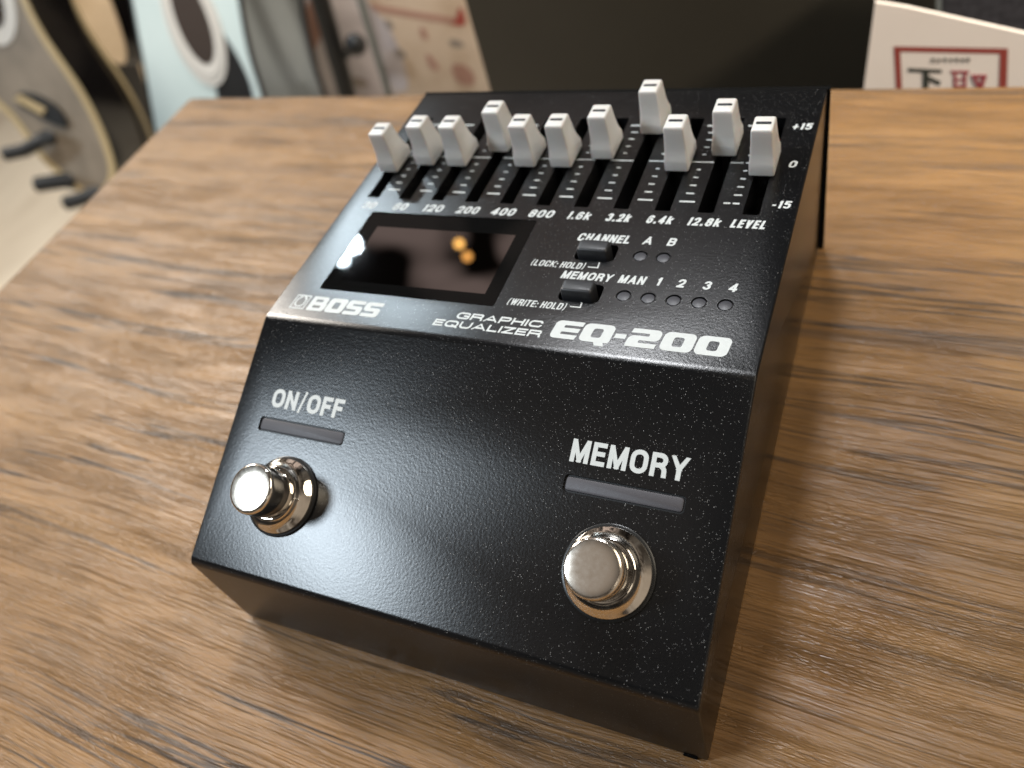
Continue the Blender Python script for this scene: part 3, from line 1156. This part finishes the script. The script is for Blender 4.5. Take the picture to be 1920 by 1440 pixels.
def band(name, plane, pix, width, thick, material, parent=None, h=0.0, smooth_it=0):
    """rim that follows a closed outline inwards by width"""
    pts = [plane.at(u, v, h) for u, v in pix]
    for _ in range(smooth_it):
        q = []
        n = len(pts)
        for i in range(n):
            a, b = pts[i], pts[(i + 1) % n]
            q += [a * 0.75 + b * 0.25, a * 0.25 + b * 0.75]
        pts = q
    n = len(pts)
    c = sum(pts, Vector()) / n
    inner = []
    for i in range(n):
        t = (pts[(i + 1) % n] - pts[i - 1]).normalized()
        s = plane.n.cross(t)
        if s.dot(c - pts[i]) < 0:
            s = -s
        inner.append(pts[i] + s * width)
    bm = bmesh.new()
    A = [bm.verts.new(p) for p in pts]
    B = [bm.verts.new(p) for p in inner]
    A2 = [bm.verts.new(p - plane.n * thick) for p in pts]
    B2 = [bm.verts.new(p - plane.n * thick) for p in inner]
    for i in range(n):
        j = (i + 1) % n
        bm.faces.new((A[i], A[j], B[j], B[i]))
        bm.faces.new((A2[i], A2[j], B2[j], B2[i]))
        bm.faces.new((A[i], A[j], A2[j], A2[i]))
        bm.faces.new((B[i], B[j], B2[j], B2[i]))
    return obj(name, bm, material, parent, c, 35)


def tube(name, pts, r, material, parent=None, n=10):
    bm = bmesh.new()
    pts = [Vector(p) for p in pts]
    rs = []
    for i, p in enumerate(pts):
        t = (pts[min(i + 1, len(pts) - 1)] - pts[max(i - 1, 0)]).normalized()
        a = t.cross(Vector((0.3, 0.5, 0.81))).normalized()
        b = t.cross(a)
        rs.append([p + (a * math.cos(2 * math.pi * k / n) + b * math.sin(2 * math.pi * k / n)) * r for k in range(n)])
    rings(bm, rs)
    return obj(name, bm, material, parent, sum(pts, Vector()) / len(pts), 50)


B = {
    'grey_wood': noisy(mat('weathered_top', (0.22, 0.18, 0.14), 0.45), 0.03, 0.2, (0.17, 0.14, 0.105), (0.29, 0.24, 0.185), (1, 1, 0.15)),
    'gloss_black': scratched(mat('gloss_black', (0.006, 0.005, 0.005), 0.15), 0.05, 0.05),
    'cream': mat('cream_binding', (0.48, 0.37, 0.20), 0.4),
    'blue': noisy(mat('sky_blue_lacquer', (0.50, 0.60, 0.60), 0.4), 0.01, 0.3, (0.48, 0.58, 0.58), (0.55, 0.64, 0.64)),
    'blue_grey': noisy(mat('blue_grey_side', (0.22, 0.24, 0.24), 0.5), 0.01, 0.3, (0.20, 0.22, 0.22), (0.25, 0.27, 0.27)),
    'hole': mat('hole_shade', (0.022, 0.011, 0.006), 0.8),  # dark disc colour stands in for the shade inside the sound hole
    'rosette': mat('rosette_white', (0.62, 0.60, 0.56), 0.4),
    'rosette_line': mat('rosette_line', (0.35, 0.34, 0.32), 0.4),
    'black': scratched(mat('black_plastic', (0.010, 0.010, 0.010), 0.4), 0.05, 0.05),
    'rubber': scratched(mat('black_rubber', (0.007, 0.007, 0.007), 0.6), 0.05, 0.05),
    'steel': scratched(mat('grey_steel', (0.15, 0.16, 0.15), 0.5), 0.05, 0.05),
    'spruce': noisy(mat('spruce_top', (0.42, 0.29, 0.17), 0.45), 0.02, 0.2, (0.36, 0.25, 0.14), (0.46, 0.33, 0.20)),
    'panel': noisy(mat('dark_panel', (0.035, 0.029, 0.020), 0.45), 0.004, 0.2, (0.026, 0.021, 0.014), (0.042, 0.036, 0.025)),
    'paper': noisy(mat('white_paper', (0.82, 0.72, 0.63), 0.8), 0.05, 0.3, (0.80, 0.70, 0.61), (0.84, 0.75, 0.66)),
    'pinkpaper': noisy(mat('pale_paper', (0.46, 0.42, 0.42), 0.8), 0.012, 0.12, (0.36, 0.32, 0.33), (0.55, 0.50, 0.50)),
    'peach': noisy(mat('peach_paper', (0.52, 0.40, 0.29), 0.8), 0.02, 0.2, (0.46, 0.34, 0.24), (0.58, 0.46, 0.35)),
    'red': mat('red_ink', (0.30, 0.05, 0.035), 0.7),
    'darkred': mat('crimson_ink', (0.30, 0.035, 0.05), 0.7),
    'ink': mat('green_black_ink', (0.035, 0.038, 0.028), 0.7),
    'faint': mat('faint_ink', (0.25, 0.21, 0.18), 0.8),
    'faintred': mat('faint_red_ink', (0.36, 0.20, 0.15), 0.8),
    'cloth': noisy(mat('grille_cloth', (0.02, 0.018, 0.02), 0.9), 0.4, 0.2, (0.012, 0.011, 0.012), (0.05, 0.045, 0.05)),
}

def oval(cx, cy, major, minor, dx, dy, n=40):
    l = math.hypot(dx, dy)
    dx, dy = dx / l, dy / l
    return [(cx + dx * major * math.cos(2 * math.pi * k / n) - dy * minor * math.sin(2 * math.pi * k / n), cy + dy * major * math.cos(2 * math.pi * k / n) + dx * minor * math.sin(2 * math.pi * k / n)) for k in range(n)]


# grey guitar nearest the frame's left edge
n1 = Vector((0.37, -0.80, 0.47))
p1 = Plane(CAMP + ray(180, 230) * 1100, n1)
out1 = [(48, 0), (78, 58), (108, 103), (150, 162), (184, 225), (206, 280), (216, 320), (210, 350), (188, 372), (155, 366), (118, 336), (76, 300), (42, 250), (12, 212), (-30, 180), (-90, 120), (-130, 20), (-110, -80), (-40, -130), (20, -80)]
g1 = empty('acoustic_guitar', p1.at(150, 366), 'weathered grey-brown acoustic guitar with cream edge binding and gloss black sides', 'guitar', 'guitars on the stand behind the table')
slab('soundbox', p1, out1, 100, B['gloss_black'], g1, -1.5, 2)
slab('top', p1, out1, 1.6, B['grey_wood'], g1, 0.0, 2)
band('binding', p1, out1, 6.5, 3.5, B['cream'], g1, 1.2, 2)
pb1 = Plane(p1.p - n1.normalized() * 96, n1)
bo1 = [(u + 80, v - 6) for u, v in out1]
band('back_binding', pb1, bo1, -2.5, 6, B['cream'], g1, 0.0, 2)
br = slab('bridge', p1, [(30, 170), (72, 178), (112, 206), (128, 240), (104, 236), (66, 214), (30, 196)], 6, B['rubber'], g1, 7.0, 1)  # dark bridge; its outline also takes in the shadow beside the saddle
slab('saddle', p1, [(26, 186), (34, 178), (84, 204), (78, 216)], 4, B['cream'], br, 10)
slab('rosette', p1, oval(-14, 8, 80, 40, 0.28, 0.96), 2, B['rosette'], g1, 1.0)
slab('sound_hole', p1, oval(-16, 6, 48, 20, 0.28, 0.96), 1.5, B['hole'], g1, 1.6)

# sky blue guitar behind the table corner
n2 = Vector((-0.03, -0.86, 0.50))
p2 = Plane(CAMP + ray(470, 90) * 1000, n2)
out2 = [(236, -40), (252, 50), (271, 150), (286, 235), (300, 320), (345, 410), (410, 450), (475, 420), (512, 340), (508, 240), (492, 170), (474, 120), (460, 60), (450, 0), (440, -80), (400, -160), (320, -200), (250, -140)]
g2 = empty('acoustic_guitar', p2.at(410, 440), 'sky blue acoustic guitar with white ringed sound hole and black pickguard', 'guitar', 'guitars on the stand behind the table')
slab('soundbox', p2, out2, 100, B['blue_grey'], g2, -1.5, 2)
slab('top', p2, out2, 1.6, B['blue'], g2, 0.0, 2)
band('binding', p2, out2, 3.5, 4.5, B['black'], g2, 0.8, 2)
pb2 = Plane(p2.p - n2.normalized() * 96, n2)
bo2 = [(u + 112, v + 3) for u, v in out2]
band('back_binding', pb2, bo2, -2.5, 6, B['black'], g2, 0.0, 2)
slab('pickguard', p2, [(406, 50), (424, 72), (446, 108), (466, 150), (476, 190), (440, 230), (410, 215), (404, 150)], 1.5, B['black'], g2, 1.2, 1)
ros = slab('rosette', p2, oval(361, 43, 126, 47, 0.36, 0.94), 2, B['rosette'], g2, 2.4)
for k, (a_, b_) in enumerate(((118, 42.5), (110, 39))):
    slab('ring_line', p2, oval(361, 42.5 - k, a_, b_, 0.36, 0.94), 1.2, B['rosette_line'], ros, 2.7 + 0.6 * k)
    slab('ring', p2, oval(361, 42.5 - k, a_ - 3, b_ - 2, 0.36, 0.94), 1.2, B['rosette'], ros, 3.0 + 0.6 * k)
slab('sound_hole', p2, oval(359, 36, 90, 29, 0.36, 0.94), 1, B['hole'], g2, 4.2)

# natural spruce guitar glimpsed between the two
n3 = Vector((0.15, -0.85, 0.50))
p3 = Plane(CAMP + ray(220, 60) * 1420, n3)
out3 = [(120, -120), (190, -40), (222, 40), (240, 108), (226, 126), (190, 100), (150, 30), (120, -40)]
g3 = empty('acoustic_guitar', p3.at(230, 120), 'tan natural wood guitar glimpsed between the grey and sky blue guitars', 'guitar', 'guitars on the stand behind the table')
slab('soundbox', p3, out3, 80, B['gloss_black'], g3, -1.5, 2)
slab('top', p3, out3, 1.6, B['spruce'], g3, 0.0, 2)
p3b = Plane(CAMP + ray(260, 60) * 1500, n3)
slab('neck', p3b, [(228, -60), (256, 20), (278, 100), (286, 160), (276, 170), (256, 110), (236, 50), (214, -40)], 20, B['spruce'], g3, 0, 1)
# dark hanging cloth wall behind the guitars
p5 = Plane(CAMP + ray(300, 100) * 1750, Vector((0.25, -0.97, 0)))
slab('dark_partition', p5, [(60, -160), (700, -160), (640, 420), (130, 260)], 20, B['gloss_black'])
tag(bpy.data.objects['dark_partition'], 'dark partition behind the row of acoustic guitars', 'partition')

# stand arms under the grey guitar
f1 = Plane(p1.p + n1.normalized() * 28, n1)
st = empty('guitar_stand', p1.at(140, 420), 'black guitar stand with padded arms under the grey guitar', 'guitar stand')
tube('cradle_arm', [f1.at(10, 289), f1.at(48, 281), f1.at(62, 272), f1.at(88, 256), p1.at(104, 262, -60)], 8.0, B['rubber'], st)
tube('cradle_arm', [f1.at(70, 346), f1.at(96, 342), f1.at(122, 338), p1.at(140, 344, -60)], 9.0, B['rubber'], st)
tube('cradle_arm', [f1.at(124, 381), f1.at(150, 374), f1.at(176, 362), p1.at(200, 366, -60)], 8.5, B['rubber'], st)
pa = p1.at(104, 262, -60)
pc = p1.at(200, 366, -60)
tube('rail', [pa, p1.at(140, 344, -60), pc], 9, B['black'], st)
base = Vector((pc.x, pc.y, FZ))
tube('post', [pc, base], 12, B['black'], st)

# stand pole with clamp knob, and thin grey bar
p6 = Plane(CAMP + ray(620, 80) * 900, Vector((0.3, -0.95, 0)))
pole = empty('stand_pole', p6.at(664, 175), 'black stand pole with a round clamp knob beside the posters', 'stand pole')
a6, b6 = p6.at(601, 0), p6.at(650, 172)
dv = (b6 - a6)
tube('pole', [a6 - dv * 2.0, a6, b6, b6 + dv * 0.9], 9.5, B['black'], pole, 16)
bm = bmesh.new()
bmesh.ops.create_uvsphere(bm, u_segments=20, v_segments=12, radius=11)
ck = p6.at(667, 84, 8)
for v in bm.verts:
    v.co = v.co + ck
obj('clamp_knob', bm, B['black'], pole, ck, 60)
tube('clamp_arm', [p6.at(626, 98), p6.at(648, 104), ck], 4.5, B['black'], pole)
p7 = Plane(CAMP + ray(690, 80) * 840, Vector((0.3, -0.95, 0)))
a7, b7 = p7.at(676, 0), p7.at(728, 172)
dv = b7 - a7
tag(tube('grey_rod', [a7 - dv * 2, a7, b7, b7 + dv], 3.6, B['steel']), 'thin grey steel rod slanting in front of the pale poster', 'rod')

# posters
p8 = Plane(CAMP + ray(640, 90) * 1150, Vector((0.2, -0.98, 0.05)))
slab('pale_poster', p8, [(520, -200), (720, -200), (820, 240), (560, 240)], 2, B['pinkpaper'])
po = bpy.data.objects['pale_poster']
tag(po, 'pale lilac-white poster behind the black stand pole', 'poster')
for (q, c) in (([(572, 0), (600, 4), (604, 60), (590, 100), (580, 60)], 'faintred'), ([(566, 70), (584, 60), (600, 140), (586, 150)], 'faint'), ([(640, 140), (690, 150), (690, 165), (640, 160)], 'faint')):
    slab('printed_mark', p8, q, 1.0, B[c], po, 0.6, 1)
p9 = Plane(CAMP + ray(800, 90) * 900, Vector((0.16, -0.98, 0.05)))
pp = slab('peach_poster', p9, [(600, -260), (822, -160), (872, 0), (921, 175), (960, 320), (790, 320), (690, 0)], 2, B['peach'])
tag(pp, 'peach poster crossed by a red line beside the black display panel', 'poster')
slab('red_rule', p9, [(694, 6), (720, 12), (800, 26), (868, 36), (873, 50), (800, 38), (715, 24), (697, 17)], 1.0, B['faintred'], pp, 0.7, 1)
slab('red_corner', p9, [(858, 18), (866, 14), (876, 50), (842, 46), (856, 38)], 1.0, B['red'], pp, 1.2, 1)
slab('white_strip', p9, [(676, -20), (700, 20), (724, 40), (752, 100), (770, 172), (736, 172), (712, 100)], 1.0, B['pinkpaper'], pp, 0.6, 1)
for q, c in (([(718, 34), (735, 40), (740, 58), (724, 54)], 'faint'), ([(742, 88), (762, 100), (760, 112), (740, 104)], 'faint'), ([(784, 50), (798, 54), (804, 78), (790, 72)], 'faintred'),
             ([(796, 100), (808, 104), (828, 134), (806, 130)], 'faintred'), ([(842, 72), (866, 78), (872, 90), (844, 88)], 'faint'), ([(842, 118), (880, 124), (896, 160), (858, 160)], 'faintred')):
    slab('printed_mark', p9, q, 1.0, B[c], pp, 0.6, 1)

# black panel standing behind the table
bm = bmesh.new()
pq = Plane((0, 330, 0), (0, -1, 0))
xl = pq.at(872, 0).x
box(bm, xl, 700, 330, 350, FZ, 160)
tag(obj('display_panel', bm, B['panel'], None, (100, 340, FZ)), 'plain black display panel standing behind the table', 'panel')
# white price card behind the table with red frame and two large characters
pc_ = Plane((100, 247, 0), (0.06, -1, 0.0))
card = slab('price_card', pc_, [(1641, 4), (1700, 14), (1925, 64), (1990, 80), (1990, 260), (1608, 260), (1620, 165)], 1.5, B['paper'])
tag(card, 'white paper card with red frame and large characters behind the table', 'sign')


def rim(outer, inner):
    bm = bmesh.new()
    A = [bm.verts.new(pc_.at(u, v, 0.12)) for u, v in outer]
    I = [bm.verts.new(pc_.at(u, v, 0.12)) for u, v in inner]
    n = len(A)
    for i in range(n):
        bm.faces.new((A[i], A[(i + 1) % n], I[(i + 1) % n], I[i]))
    return bm


bm = rim([(1676, 87), (1890, 91), (1886, 235), (1684, 235)], [(1688, 97), (1875, 101), (1871, 225), (1694, 225)])
obj('red_frame', bm, B['red'], card, pc_.at(1780, 90))
slab('character', pc_, [(1703, 128), (1766, 131), (1766, 137), (1742, 136.5), (1741, 143), (1764, 153), (1761, 161), (1741, 152), (1741, 190), (1730, 190), (1730, 136), (1703, 135)], 0.8, B['ink'], card, 0.15)


def strokes(name, rects, material, h=0.15):
    bm = bmesh.new()
    for k, r in enumerate(rects):
        prism(bm, [pc_.at(u, v, h + 0.02 * (k % 9)) for u, v in r], -pc_.n * 0.7)
    return obj(name, bm, material, card, pc_.at(*rects[0][0]))


def qd(x0, y0, x1, y1):
    return [(x0, y0), (x1, y0), (x1, y1), (x0, y1)]


strokes('character', [qd(1783, 133, 1817, 138), qd(1788, 134, 1793, 190), qd(1807, 134, 1812, 195), qd(1790, 148, 1810, 151.5), qd(1790, 160, 1810, 164), qd(1782, 174, 1818, 178),
                      qd(1822, 141, 1850, 146), [(1843, 143), (1850, 143), (1834, 190), (1824, 190)], [(1824, 146), (1830, 146), (1852, 190), (1843, 190)]], B['darkred'])
strokes('small_print', [qd(1746 + k * 11, 110 + (k % 2), 1753 + k * 11, 112.5) for k in range(7)] + [qd(1748 + k * 11, 113, 1751 + k * 11, 117) for k in range(7)], B['ink'])
# amplifier corner above the card
pam = Plane((100, 285, 0), (0, -1, 0))
amp = slab('amplifier_cabinet', pam, [(1768, -60), (1990, -60), (1990, 160), (1768, 160)], 30, B['cloth'])
tag(amp, 'black amplifier cabinet corner behind the white paper card', 'amplifier')
slab('corner_strip', pam, [(1755, -60), (1766, -60), (1766, 80), (1755, 80)], 10, B['steel'], amp, 0)
